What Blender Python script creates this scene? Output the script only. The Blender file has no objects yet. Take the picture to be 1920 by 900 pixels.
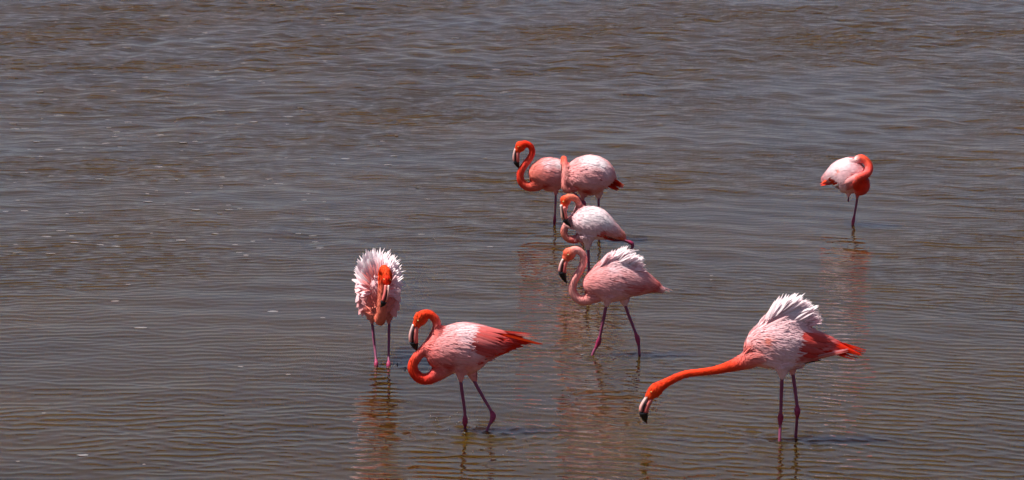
import bpy, math, random
import numpy as np
from mathutils import Vector, Matrix
from mathutils.bvhtree import BVHTree

random.seed(7)
rng = np.random.default_rng(7)
sc = bpy.context.scene
COL = sc.collection

# ------------------------------------------------------------------ camera
CAM_H = 3.0                       # metres above the water
F_PX = 5600.0                     # focal length in pixels of the 1920 px wide photograph
PITCH = math.atan(800.0 / F_PX)   # horizon lies 350 px above the top edge
cam_d = bpy.data.cameras.new('camera')
cam = bpy.data.objects.new('camera', cam_d)
COL.objects.link(cam)
cam_d.sensor_width = 36.0
cam_d.lens = F_PX / 1920.0 * 36.0
cam_d.clip_start = 0.1
cam_d.clip_end = 20000
cam.location = (0, 0, CAM_H)
cam.rotation_euler = (math.pi / 2 - PITCH, 0, 0)
cam_d.dof.use_dof = True
cam_d.dof.focus_distance = 15.0
cam_d.dof.aperture_fstop = 16.0
sc.camera = cam

# ------------------------------------------------------------------ sky, sun, exposure
SUN_ELEV = math.radians(64)
SUN_AZ = math.radians(-96)        # measured from +Y (away from the camera), negative = to the left
world = bpy.data.worlds.new('World')
sc.world = world
world.use_nodes = True
wn = world.node_tree
wn.nodes.clear()
sky = wn.nodes.new('ShaderNodeTexSky')
sky.sky_type = 'NISHITA'
sky.sun_disc = False
sky.sun_elevation = SUN_ELEV
sky.sun_rotation = SUN_AZ
sky.air_density = 1.0
sky.dust_density = 1.0
sky.ozone_density = 2.5
bg = wn.nodes.new('ShaderNodeBackground')
bg.inputs['Strength'].default_value = 0.055
wo = wn.nodes.new('ShaderNodeOutputWorld')
# thin high cloud: whitens the blue in uneven streaks
w_tc = wn.nodes.new('ShaderNodeTexCoord')
w_mp = wn.nodes.new('ShaderNodeMapping'); w_mp.inputs['Scale'].default_value = (2.0, 2.0, 7.0)
w_no = wn.nodes.new('ShaderNodeTexNoise'); w_no.inputs['Scale'].default_value = 1.6; w_no.inputs['Detail'].default_value = 6
w_mr = wn.nodes.new('ShaderNodeMapRange'); w_mr.inputs[1].default_value = .35; w_mr.inputs[2].default_value = .68
w_mr.inputs[3].default_value = .50; w_mr.inputs[4].default_value = .88
w_mx = wn.nodes.new('ShaderNodeMix'); w_mx.data_type = 'RGBA'
w_mx.inputs[7].default_value = (2.25, 2.35, 3.4, 1)
wn.links.new(w_tc.outputs['Generated'], w_mp.inputs[0]); wn.links.new(w_mp.outputs[0], w_no.inputs['Vector'])
wn.links.new(w_no.outputs['Fac'], w_mr.inputs[0]); wn.links.new(w_mr.outputs[0], w_mx.inputs[0])
wn.links.new(sky.outputs[0], w_mx.inputs[6]); wn.links.new(w_mx.outputs[2], bg.inputs[0])
wn.links.new(bg.outputs[0], wo.inputs[0])

sun_d = bpy.data.lights.new('sun', 'SUN')
sun_d.energy = 5.0
sun_d.angle = math.radians(0.5)
sun_d.color = (1.0, 0.95, 0.88)
sun = bpy.data.objects.new('sun', sun_d)
COL.objects.link(sun)
sdir = Vector((math.cos(SUN_ELEV) * math.sin(SUN_AZ), math.cos(SUN_ELEV) * math.cos(SUN_AZ), math.sin(SUN_ELEV)))
sun.rotation_euler = sdir.to_track_quat('Z', 'Y').to_euler()
sun.location = sdir * 30

sc.view_settings.view_transform = 'Standard'
sc.view_settings.look = 'None'
sc.view_settings.gamma = 1.0
sc.view_settings.exposure = 0.68
sc.view_settings.use_curve_mapping = False

# ------------------------------------------------------------------ helpers
CP, SP = math.cos(PITCH), math.sin(PITCH)

def ray(px, py):
    """direction from the camera through a point of the photograph"""
    a, b = (px - 960.0) / F_PX, -(py - 450.0) / F_PX
    return Vector((a, CP + b * SP, -SP + b * CP))

def ground(px, py, z=0.0):
    d = ray(px, py)
    t = (z - CAM_H) / d.z
    return Vector((0, 0, CAM_H)) + d * t

def at(px, py, Y):
    d = ray(px, py)
    return Vector((0, 0, CAM_H)) + d * (Y / d.y)

def tag(o, label=None, cat=None, group=None, kind=None):
    if label: o['label'] = label
    if cat: o['category'] = cat
    if group: o['group'] = group
    if kind: o['kind'] = kind
    return o

def link(name, me, parent=None, mat=None):
    o = bpy.data.objects.new(name, me)
    COL.objects.link(o)
    if mat and me is not None and not me.materials: me.materials.append(mat)
    if parent: o.parent = parent
    return o

def mesh_np(name, v, f, smooth=True, col=None):
    me = bpy.data.meshes.new(name)
    me.from_pydata([tuple(p) for p in v], [], [tuple(q) for q in f])
    if smooth: me.polygons.foreach_set('use_smooth', [True] * len(me.polygons))
    if col is not None:
        a = me.color_attributes.new('Col', 'FLOAT_COLOR', 'POINT')
        c = np.ones((len(v), 4), np.float32); c[:, :3] = col
        a.data.foreach_set('color', c.ravel())
    me.update()
    return me

# ------------------------------------------------------------------ materials
def nodes(name):
    m = bpy.data.materials.new(name); m.use_nodes = True
    nt = m.node_tree; nt.nodes.clear()
    return m, nt, nt.nodes, nt.links

def plumage_material(name, from_object, translucent=0.3, bump=0.35):
    m, nt, N, L = nodes(name)
    out = N.new('ShaderNodeOutputMaterial')
    p = N.new('ShaderNodeBsdfPrincipled')
    p.inputs['Roughness'].default_value = 0.72
    p.inputs['Specular IOR Level'].default_value = 0.12
    p.inputs['Sheen Weight'].default_value = 0.0
    p.inputs['Sheen Roughness'].default_value = 0.5
    if from_object:
        c = N.new('ShaderNodeObjectInfo'); csock = c.outputs['Color']
    else:
        c = N.new('ShaderNodeAttribute'); c.attribute_name = 'Col'; csock = c.outputs['Color']
    geo = N.new('ShaderNodeNewGeometry')
    n1 = N.new('ShaderNodeTexNoise'); n1.inputs['Scale'].default_value = 55; n1.inputs['Detail'].default_value = 4
    L.new(geo.outputs['Position'], n1.inputs['Vector'])
    hsv = N.new('ShaderNodeHueSaturation')
    mr = N.new('ShaderNodeMapRange'); mr.inputs[1].default_value = 0.3; mr.inputs[2].default_value = 0.7
    mr.inputs[3].default_value = 0.93; mr.inputs[4].default_value = 1.07
    L.new(n1.outputs['Fac'], mr.inputs[0])
    L.new(mr.outputs[0], hsv.inputs['Value']); L.new(csock, hsv.inputs['Color'])
    L.new(hsv.outputs[0], p.inputs['Base Color'])
    n2 = N.new('ShaderNodeTexNoise'); n2.inputs['Scale'].default_value = 260; n2.inputs['Detail'].default_value = 2
    L.new(geo.outputs['Position'], n2.inputs['Vector'])
    b = N.new('ShaderNodeBump'); b.inputs['Strength'].default_value = bump; b.inputs['Distance'].default_value = 0.003
    L.new(n2.outputs['Fac'], b.inputs['Height']); L.new(b.outputs[0], p.inputs['Normal'])
    if translucent > 0:
        t = N.new('ShaderNodeBsdfTranslucent'); L.new(hsv.outputs[0], t.inputs['Color'])
        mx = N.new('ShaderNodeMixShader'); mx.inputs[0].default_value = translucent
        L.new(p.outputs[0], mx.inputs[1]); L.new(t.outputs[0], mx.inputs[2]); L.new(mx.outputs[0], out.inputs[0])
    else:
        L.new(p.outputs[0], out.inputs[0])
    return m

M_DOWN = plumage_material('down_skin', False, 0.0, 0.5)
M_COAT = plumage_material('coat_feathers', False, 0.12, 0.08)
M_FEATHER = plumage_material('vane_feathers', True, 0.18, 0.08)
M_PLUME = plumage_material('loose_plumes', True, 0.32)

def simple(name, col, rough, spec=0.5, noise=None, scale=60, bump=0.0, attr=False):
    m, nt, N, L = nodes(name)
    out = N.new('ShaderNodeOutputMaterial'); p = N.new('ShaderNodeBsdfPrincipled')
    L.new(p.outputs[0], out.inputs[0])
    p.inputs['Roughness'].default_value = rough
    p.inputs['Specular IOR Level'].default_value = spec
    if attr:
        a = N.new('ShaderNodeAttribute'); a.attribute_name = 'Col'; L.new(a.outputs['Color'], p.inputs['Base Color'])
    else:
        p.inputs['Base Color'].default_value = (*col, 1)
    geo = N.new('ShaderNodeNewGeometry')
    if noise:
        n = N.new('ShaderNodeTexNoise'); n.inputs['Scale'].default_value = scale; n.inputs['Detail'].default_value = 3
        L.new(geo.outputs['Position'], n.inputs['Vector'])
        r = N.new('ShaderNodeValToRGB'); r.color_ramp.elements[0].position = .35; r.color_ramp.elements[1].position = .65
        r.color_ramp.elements[0].color = (*col, 1); r.color_ramp.elements[1].color = (*noise, 1)
        L.new(n.outputs['Fac'], r.inputs[0]); L.new(r.outputs[0], p.inputs['Base Color'])
    if bump:
        v = N.new('ShaderNodeTexVoronoi'); v.inputs['Scale'].default_value = 220
        L.new(geo.outputs['Position'], v.inputs['Vector'])
        b = N.new('ShaderNodeBump'); b.inputs['Strength'].default_value = bump; b.inputs['Distance'].default_value = .001
        L.new(v.outputs['Distance'], b.inputs['Height']); L.new(b.outputs[0], p.inputs['Normal'])
    return m

M_LEG = simple('scaly_leg_skin', (0.19, 0.032, 0.085), 0.5, 0.4, (0.26, 0.055, 0.12), 70, 0.5)
M_JOINT = simple('joint_skin', (0.24, 0.012, 0.06), 0.5, 0.4, (0.36, 0.03, 0.10), 90, 0.4)
M_BEAK = simple('beak_horn', (1, 1, 1), 0.38, 0.5, attr=True)
M_BLACK = simple('black_horn', (0.008, 0.007, 0.009), 0.35, 0.5)
M_IRIS = simple('pale_iris', (0.75, 0.6, 0.2), 0.2)
M_PUPIL = simple('pupil', (0.004, 0.004, 0.004), 0.1)
M_GLINT = simple('glint_flecks', (0.19, 0.18, 0.19), 0.7, 0.2)  # pale matt colour that stands in for glints on the ripples

def water_material():
    m, nt, N, L = nodes('murky_lagoon_water')
    out = N.new('ShaderNodeOutputMaterial'); p = N.new('ShaderNodeBsdfPrincipled')
    L.new(p.outputs[0], out.inputs[0])
    p.inputs['IOR'].default_value = 1.333
    p.inputs['Specular IOR Level'].default_value = 0.5
    p.inputs['Roughness'].default_value = 0.01
    geo = N.new('ShaderNodeNewGeometry')
    p.inputs['Subsurface Weight'].default_value = 1.0
    p.inputs['Subsurface Radius'].default_value = (1.0, .6, .25)
    p.inputs['Subsurface Scale'].default_value = 1.5
    # silt: broad slow patches of browner and greener water
    n = N.new('ShaderNodeTexNoise'); n.inputs['Scale'].default_value = 0.55; n.inputs['Detail'].default_value = 4
    L.new(geo.outputs['Position'], n.inputs['Vector'])
    r = N.new('ShaderNodeValToRGB')
    r.color_ramp.elements[0].position = .32; r.color_ramp.elements[1].position = .68
    r.color_ramp.elements[0].color = (0.027, 0.0145, 0.002, 1)
    r.color_ramp.elements[1].color = (0.043, 0.0215, 0.002, 1)
    L.new(n.outputs['Fac'], r.inputs[0]); L.new(r.outputs[0], p.inputs['Base Color'])
    # capillary ripples
    mp = N.new('ShaderNodeMapping'); mp.inputs['Scale'].default_value = (9.0, 20.0, 9.0)
    mp.inputs['Rotation'].default_value = (0, 0, math.radians(-10))
    L.new(geo.outputs['Position'], mp.inputs['Vector'])
    n2 = N.new('ShaderNodeTexNoise'); n2.inputs['Scale'].default_value = 1.0; n2.inputs['Detail'].default_value = 3
    n2.inputs['Distortion'].default_value = .6
    L.new(mp.outputs[0], n2.inputs['Vector'])
    b = N.new('ShaderNodeBump'); b.inputs['Strength'].default_value = 1.0; b.inputs['Distance'].default_value = 0.0013
    L.new(n2.outputs['Fac'], b.inputs['Height']); L.new(b.outputs[0], p.inputs['Normal'])
    return m
M_WATER = water_material()

# ------------------------------------------------------------------ water
CONTACTS = []      # (x, y, strength, wavelength) of legs and a bill breaking the surface
for (px, py, s) in ((872, 807, 1.0), (912, 810, 1.2), (1462, 828, .7), (1492, 822, .7), (1213, 797, .5), (705, 685, .6),
                    (729, 686, .6), (1110, 667, 1.0), (1199, 666, .8), (1104, 532, .6), (1040, 421, .5), (1092, 449, .5),
                    (1122, 451, .5), (1599, 422, .5)):
    g = ground(px, py)
    CONTACTS.append((g.x, g.y, s))

NW = 90
lam = np.exp(rng.normal(math.log(0.108), 0.24, NW)).clip(0.07, 0.3)
ang = rng.normal(0, math.radians(26), NW)
ang[::6] += rng.normal(0, math.radians(30), len(ang[::6]))
lam[:14] = rng.uniform(.28, .85, 14); ang[:14] = rng.normal(0, math.radians(55), 14)
kk = 2 * math.pi / lam
kx, ky = kk * np.sin(ang), kk * np.cos(ang)
ph = rng.uniform(0, 2 * math.pi, NW)
CHOP, LEAN = 2.9, 3.8          # narrow crests leaning toward the viewer
SLOPE = 0.070                                        # rms slope of the ripples
amp = SLOPE * math.sqrt(2.0 / NW) / kk
amp[:14] *= .75
E2 = float((amp[14:] ** 2).sum())
mod_k = rng.normal(0, 1.2, (10, 2)); mod_p = rng.uniform(0, 6.28, 10)

def wave_h(x, y, dx=None, dy=None):
    """ripple height; x, y numpy arrays; dx, dy local mesh spacing that fades waves too short for it"""
    g = 0.55 * 1.2 * np.log1p(np.exp((x + 0.3) / 1.2))          # crests swing round to the right
    g = np.minimum(g, 30) 
    yw = y + g
    a = np.ones_like(x)
    for i in range(10):
        a = a + 0.14 * np.sin(mod_k[i, 0] * x + mod_k[i, 1] * y + mod_p[i])
    Z = np.zeros_like(x)
    h, q, cx_, cy_, hl = Z, Z.copy(), Z.copy(), Z.copy(), Z.copy()
    for i in range(NW):
        p_ = kx[i] * x + ky[i] * yw + ph[i]
        w = amp[i]
        if dy is not None:
            w = w * np.clip((lam[i] / np.maximum(dy, 1e-4) - 2.0) / 1.2, 0, 1) * np.clip((lam[i] * 4.5 / np.maximum(dx, 1e-4) - 2.5) / 3.0, 0, 1)
        if i < 14:
            hl = hl + np.sin(p_) * w
            continue
        s = np.sin(p_) * w; c_ = np.cos(p_) * w
        h = h + s; q += c_; cx_ += c_ * kx[i] / kk[i]; cy_ += c_ * ky[i] / kk[i]
    # ripples of a light breeze are even in height: level the wave groups out
    a = np.clip(a, .5, 1.4) * 1.25 / np.sqrt(.25 + (h * h + q * q) / E2)
    off = np.clip((y - 17.0) / 22.0, 0, 1)                        # rougher offshore
    h = h * a; cx_ = cx_ * a * CHOP; cy_ = cy_ * a * CHOP - LEAN * h
    h = h * (1 + 1.3 * off) + hl * (1.0 + 5.0 * off)
    for (cx, cy, st) in CONTACTS:
        r = np.sqrt((x - cx) ** 2 + (y - cy) ** 2)
        h = h + 0.0042 * st * np.cos(r * 2 * math.pi / 0.09) * np.exp(-r / 0.22)
    return h, cx_, cy_

def build_water():
    ys = [11.0]
    while ys[-1] < 51: ys.append(ys[-1] + 0.0125 * (ys[-1] / 12.0) ** 0.75)
    near = []
    s = 0.02
    y = ys[0]
    while y > -60:
        s *= 1.12; y -= s; near.append(y)
    s = ys[-1] - ys[-2]; y = ys[-1]
    far = []
    while y < 6000:
        s *= 1.10; y += s; far.append(y)
    Y = np.array(near[::-1] + ys + far)
    nin = 150
    u = list(np.linspace(0, 1, nin))
    st = u[-1] - u[-2]; v = 1.0
    while v < 60:
        st *= 1.16; v += st; u.append(v)
    U = np.array([-q for q in u[:0:-1]] + u)
    half = np.where(Y < 11, 3.3, 0.30 * np.minimum(np.maximum(Y, 11), 60.0)) * 0.78
    half = np.maximum(half, 2.6)
    half = np.where(Y > 60, half * (Y / 60.0), half)
    X = U[None, :] * half[:, None]
    YY = np.repeat(Y[:, None], len(U), 1)
    dY = np.repeat(np.gradient(Y)[:, None], len(U), 1)
    dX = np.gradient(U)[None, :] * half[:, None]
    H, CXD, CYD = wave_h(X, YY, dX, dY)
    # wind from beyond: crests lean toward the viewer
    YY2 = YY + CYD
    X2 = X + CXD
    n, mcols = X.shape
    co = np.stack([X2, YY2, H], -1).reshape(-1, 3).astype(np.float32)
    idx = np.arange(n * mcols).reshape(n, mcols)
    q = np.stack([idx[:-1, :-1], idx[:-1, 1:], idx[1:, 1:], idx[1:, :-1]], -1).reshape(-1, 4).astype(np.int32)
    me = bpy.data.meshes.new('water')
    me.vertices.add(len(co)); me.vertices.foreach_set('co', co.ravel())
    me.loops.add(q.size); me.loops.foreach_set('vertex_index', q.ravel())
    me.polygons.add(len(q)); me.polygons.foreach_set('loop_start', np.arange(0, q.size, 4, dtype=np.int32))
    me.polygons.foreach_set('loop_total', np.full(len(q), 4, np.int32))
    me.polygons.foreach_set('use_smooth', np.ones(len(q), bool))
    me.update(); me.validate()
    o = link('water', me, mat=M_WATER)
    tag(o, kind='structure')
    print('water quads', len(q))
build_water()

# ------------------------------------------------------------------ tubes and bodies
def catmull(pts, n):
    pts = np.array(pts, float)
    P = np.vstack([2 * pts[0] - pts[1], pts, 2 * pts[-1] - pts[-2]])
    out = []
    for i in range(1, len(P) - 2):
        for k in range(n):
            t = k / n
            a, b, c, d = P[i - 1], P[i], P[i + 1], P[i + 2]
            out.append(0.5 * ((2 * b) + (-a + c) * t + (2 * a - 5 * b + 4 * c - d) * t * t + (-a + 3 * b - 3 * c + d) * t ** 3))
    out.append(P[-2])
    return np.array(out)

def tube(path, rv, rw, side, seg=14, caps=True):
    """loft ellipses along path; rw half-width along `side`, rv half-width across it"""
    path = np.array(path, float); n = len(path)
    T = np.gradient(path, axis=0); T /= np.linalg.norm(T, axis=1)[:, None] + 1e-12
    S = np.array(side, float)
    V = []; F = []
    for i in range(n):
        s = S - T[i] * S.dot(T[i])
        if np.linalg.norm(s) < 1e-3: s = np.cross(T[i], [0.3, 0.2, 1])
        s /= np.linalg.norm(s); u = np.cross(T[i], s)
        for k in range(seg):
            a = 2 * math.pi * k / seg
            V.append(path[i] + s * rw[i] * math.cos(a) + u * rv[i] * math.sin(a))
    for i in range(n - 1):
        for k in range(seg):
            a, b = i * seg + k, i * seg + (k + 1) % seg
            F.append((a, b, b + seg, a + seg))
    if caps:
        V.append(path[0] - T[0] * min(rv[0], rw[0]) * .5); V.append(path[-1] + T[-1] * min(rv[-1], rw[-1]) * .5)
        c0, c1 = len(V) - 2, len(V) - 1
        for k in range(seg):
            F.append((c0, (k + 1) % seg, k)); F.append((c1, (n - 1) * seg + k, (n - 1) * seg + (k + 1) % seg))
    return V, F

def ellipsoid(c, ax, seg=20, rings=14):
    """ax: three vectors (half axes)"""
    V = []; F = []
    c = np.array(c, float); A = [np.array(a, float) for a in ax]
    for i in range(1, rings):
        th = math.pi * i / rings
        for k in range(seg):
            p = 2 * math.pi * k / seg
            V.append(c + A[0] * math.sin(th) * math.cos(p) + A[1] * math.sin(th) * math.sin(p) + A[2] * math.cos(th))
    for i in range(rings - 2):
        for k in range(seg):
            a, b = i * seg + k, i * seg + (k + 1) % seg
            F.append((a, a + seg, b + seg, b))
    V.append(c + A[2]); V.append(c - A[2]); t, bt = len(V) - 2, len(V) - 1
    for k in range(seg):
        F.append((t, k, (k + 1) % seg)); o = (rings - 2) * seg
        F.append((bt, o + (k + 1) % seg, o + k))
    return V, F

# colours (linear reflectance)
RED = (0.74, 0.024, 0.005); ORANGE = (0.82, 0.062, 0.012); SALMON = (0.83, 0.20, 0.13); ROSE = (0.82, 0.27, 0.26)
PINK = (0.88, 0.42, 0.43); PALE = (0.91, 0.60, 0.64); WHITE = (0.93, 0.81, 0.84); CRIMSON = (0.60, 0.016, 0.008)
DEEP = (0.50, 0.03, 0.025); BLACKF = (0.02, 0.012, 0.014); CREAM = (0.66, 0.55, 0.52)

def mixc(a, b, t): return tuple(a[i] * (1 - t) + b[i] * t for i in range(3))

# feather templates: a curved vane with a raised shaft line, built along +X, width along Y, normal +Z
def feather_template(name, curl, cup, tip_sharp, nseg=6, bow=0.0):
    V = []; F = []
    for i in range(nseg + 1):
        t = i / nseg
        w = (math.sin(math.pi * min(1, t * 0.92 + 0.08)) ** 0.55) * (1 - t ** 3 * tip_sharp) * 0.5
        if i == 0: w = 0.10
        if i == nseg: w = 0.04
        z = curl * t * t + bow * 4 * t * (1 - t)
        x = t * (1 - 0.25 * abs(curl) * t)
        for s, zz in ((-1, -cup * w), (0, 0.03), (1, -cup * w)):
            V.append((x, s * w, z + zz * 0.35))
    for i in range(nseg):
        a = i * 3
        F += [(a, a + 3, a + 4, a + 1), (a + 1, a + 4, a + 5, a + 2)]
    return np.array(V), F
TEMPL = {
    'covert': feather_template('c', 0.0, 0.06, 0.45, 6, 0.035),
    'plume': feather_template('p', -0.16, 0.15, 0.5),
    'curled': feather_template('q', -0.45, 0.3, 0.8),
    'quill': feather_template('l', -0.04, 0.15, 0.6),
}
TMESH = {}
for kname, (tv, tf) in TEMPL.items():
    me = mesh_np('feather_' + kname, tv, tf, True); me.materials.append(M_PLUME if kname in ('plume', 'curled') else M_FEATHER); TMESH[kname] = me

def frame(root, tip, normal, width):
    """matrix taking the template onto root -> tip with vane normal"""
    x = tip - root; ln = x.length
    if ln < 1e-5: return None
    x = x / ln
    z = normal - x * normal.dot(x)
    if z.length < 1e-4: z = Vector((0, 1, 0)) - x * x.y
    z.normalize(); y = z.cross(x)
    return Matrix(((x.x * ln, y.x * width, z.x * ln, root.x), (x.y * ln, y.y * width, z.y * ln, root.y),
                   (x.z * ln, y.z * width, z.z * ln, root.z), (0, 0, 0, 1)))

class Bird:
    def __init__(s, contact, label, dep=0.0):
        g = ground(*contact)
        s.Y = g.y + dep
        s.root = link('flamingo', None); s.root.location = (g.x, s.Y, 0)
        tag(s.root, label, 'flamingo', 'flamingos wading in the shallow water')
        s.k = s.Y / F_PX / CP * 1.0                     # metres per pixel at the bird
        s.prims = []; s.paint = []
        s.org = Vector(s.root.location)
    def P(s, px, py, d=0.0):
        return at(px, py, s.Y + d)
    # ---- body
    def loft(s, secs, cols, side=(0, 1, 0), n=5, wr=1.0, squash=1.0):
        """secs: (px, py, depth_m, r_px[, width_px]); cols: colour per section"""
        pts = [list(s.P(a[0], a[1], a[2])) + [a[3] * s.k, (a[4] if len(a) > 4 else a[3] * wr) * s.k] + list(c) for a, c in zip(secs, cols)]
        q = catmull(pts, n)
        q[:, 3:5] = np.maximum(q[:, 3:5], 0.002)
        s.prims.append(tube(q[:, :3], q[:, 3] * squash, q[:, 4], side, 18))
        for r in q: s.paint.append((r[:3], max(r[3], r[4]), np.clip(r[5:8], 0, 1)))
    def ell(s, px, py, d, rx, rd, rz, ang, col, colr=None):
        """ellipsoid: rx along the picture direction ang (deg, up positive), rz across, rd in depth; pixels"""
        a = math.radians(ang); k = s.k
        ux = np.array((math.cos(a), 0, math.sin(a))); uz = np.array((-math.sin(a), 0, math.cos(a)))
        c = np.array(s.P(px, py, d))
        s.prims.append(ellipsoid(c, (ux * rx * k, np.array((0, rd * k, 0)), uz * rz * k)))
        s.paint.append((c, (colr or min(rx, rz)) * k, np.array(col)))
    def blob(s, px, py, d, r, col):
        s.paint.append((np.array(s.P(px, py, d)), r * s.k, np.array(col), 3.5))
    def finish_body(s, voxel=0.0055):
        V = []; F = []
        for v, f in s.prims:
            o = len(V); V += [tuple(p) for p in v]; F += [tuple(i + o for i in q) for q in f]
        me = bpy.data.meshes.new('tmp'); me.from_pydata(V, [], F); me.update()
        ob = bpy.data.objects.new('tmp', me); COL.objects.link(ob)
        r = ob.modifiers.new('r', 'REMESH'); r.mode = 'VOXEL'; r.voxel_size = voxel; r.use_smooth_shade = True
        sm = ob.modifiers.new('s', 'SMOOTH'); sm.iterations = 5; sm.factor = 0.5
        dg = bpy.context.evaluated_depsgraph_get()
        dg.update()
        m2 = bpy.data.meshes.new_from_object(ob.evaluated_get(dg))
        bpy.data.objects.remove(ob)
        n = len(m2.vertices)
        co = np.empty(n * 3, np.float32); m2.vertices.foreach_get('co', co); co = co.reshape(-1, 3)
        PP = np.array([p[0] for p in s.paint]); RR = np.array([max(p[1], .004) for p in s.paint]); CC = np.array([p[2] for p in s.paint]); WW = np.array([p[3] if len(p) > 3 else 1.0 for p in s.paint])
        col = np.empty((n, 3))
        for a in range(0, n, 4000):
            d = np.linalg.norm(co[a:a + 4000, None, :] - PP[None], axis=2) / RR[None]
            w = np.exp(-6.0 * d) * WW
            col[a:a + 4000] = (w @ CC) / (w.sum(1)[:, None] + 1e-20)
        s.bvh = BVHTree.FromPolygons([Vector(c) for c in co], [tuple(p.vertices) for p in m2.polygons])
        s.co, s.col = co, col
        nr = np.empty(n * 3, np.float32); m2.vertex_normals.foreach_get('vector', nr); s.nr = nr.reshape(-1, 3)
        a = m2.color_attributes.new('Col', 'FLOAT_COLOR', 'POINT')
        c4 = np.ones((n, 4), np.float32); c4[:, :3] = col; a.data.foreach_set('color', c4.ravel())
        m2.polygons.foreach_set('use_smooth', [True] * len(m2.polygons))
        m2.vertices.foreach_set('co', (co - np.array(s.org)).ravel().astype(np.float32)); m2.update()
        m2.materials.clear(); m2.materials.append(M_DOWN)
        s.body = link('body', m2, s.root)
        s.neck_down()
    def neck_down(s):
        """short bristly down on every slim part (neck, head, thighs)"""
        regs = [(None, p[0], p[1] * 1.25) for p in s.paint if p[1] < 17 * s.k]
        s.coat((.1, 0, -1), regs, 2600, .013, .0042, .25, .12, seed=31, density=1.0, wmul=1.0, down=0, name='neck_down', tmix=0.0)
    # ---- the coat of small feathers
    def coat(s, tailward, regions, n=1500, length=0.045, width=0.026, lift=0.018, jit=0.04, seed=1, density=6.5, wmul=.30, down=.22, name='plumage', tmix=1.0):
        """regions: (px, py, depth, r_px) balls in which feathers grow; tailward: (dx, dy, dz) growth direction"""
        rr = np.random.default_rng(seed)
        ok = np.zeros(len(s.co), bool)
        for reg in regions:
            if reg[0] is None:
                ok |= np.linalg.norm(s.co - reg[1], axis=1) < reg[2]; continue
            px, py, d, r = reg
            ok |= np.linalg.norm(s.co - np.array(s.P(px, py, d)), axis=1) < r * s.k
        ids = np.nonzero(ok)[0]
        if len(ids) == 0: return
        n = int(n * density); width *= wmul; pick = rr.choice(ids, n)
        tw = Vector(tailward).normalized()
        V = []; F = []; C = []; NRM = []
        tv = np.array([(0, -.3, 0), (0, .3, 0), (.5, -.5, .045), (.5, .5, .045), (1, 0, 0)], float); tf = [(0, 2, 3, 1), (2, 4, 3)]
        tvh = np.hstack([tv, np.ones((len(tv), 1))])
        for i in pick:
            p = Vector(s.co[i]); nrm = Vector(s.nr[i])
            d = tw + Vector(rr.normal(0, 0.16, 3)) + Vector((0, 0, -down))
            d = d - nrm * d.dot(nrm)
            if d.length < 0.15: continue
            d.normalize()
            if nrm.z < -.45 and density > 2: continue
            l = length * rr.uniform(.65, 1.3) * (1 if nrm.z > -.1 else .55); w = width * rr.uniform(.7, 1.25)
            root = p - nrm * 0.0015; tip = p + d * l + nrm * l * lift * rr.uniform(.2, 1.2)
            hit = s.bvh.find_nearest(tip)
            if hit[0] is not None: tip = hit[0] + hit[1] * (0.0015 + l * lift * 0.9 * rr.uniform(.0, 1.6))
            M = frame(root, tip, nrm, w)
            if M is None: continue
            v = tvh @ np.array(M).T
            o = len(C)
            V.append(v[:, :3]); F += [tuple(q + o for q in f) for f in tf]
            c = s.col[i] * rr.uniform(1 - jit, 1 + jit)
            t = rr.uniform(-.06, .10) * tmix * .7; c = c * (1 - abs(t)) + (np.array(WHITE) if t > 0 else np.array(SALMON)) * abs(t)
            C += [np.clip(c, 0, .92)] * len(tv); NRM += [nrm] * len(tv)
        V = np.vstack(V) - np.array(s.org)
        me = mesh_np(name, V, F, True, np.array(C)); me.materials.append(M_COAT)
        me.normals_split_custom_set_from_vertices(NRM)
        o = link(name, me, s.root); o['kind'] = 'stuff'
    # ---- large feathers that can be told apart
    def group(s, name, me=None):
        o = link(name, me, s.root); return o
    def surf(s, px, py, side, off=0.004):
        """point on the near (side=-1) or far (+1) flank seen at that pixel, with its normal"""
        c = s.P(px, py, 0); d = ray(px, py).normalized() * (-side)
        org = c - d * 0.8
        h = s.bvh.ray_cast(org, d, 1.6)
        if h[0] is None:
            q = s.bvh.find_nearest(c)
            nn = q[1] if q[1] is not None else Vector((0, side, 0))
            return c, Vector((0, side, 0)), False
        n = h[1] if h[1].dot(d) < 0 else -h[1]
        return h[0] + n * off, n, True
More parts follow.
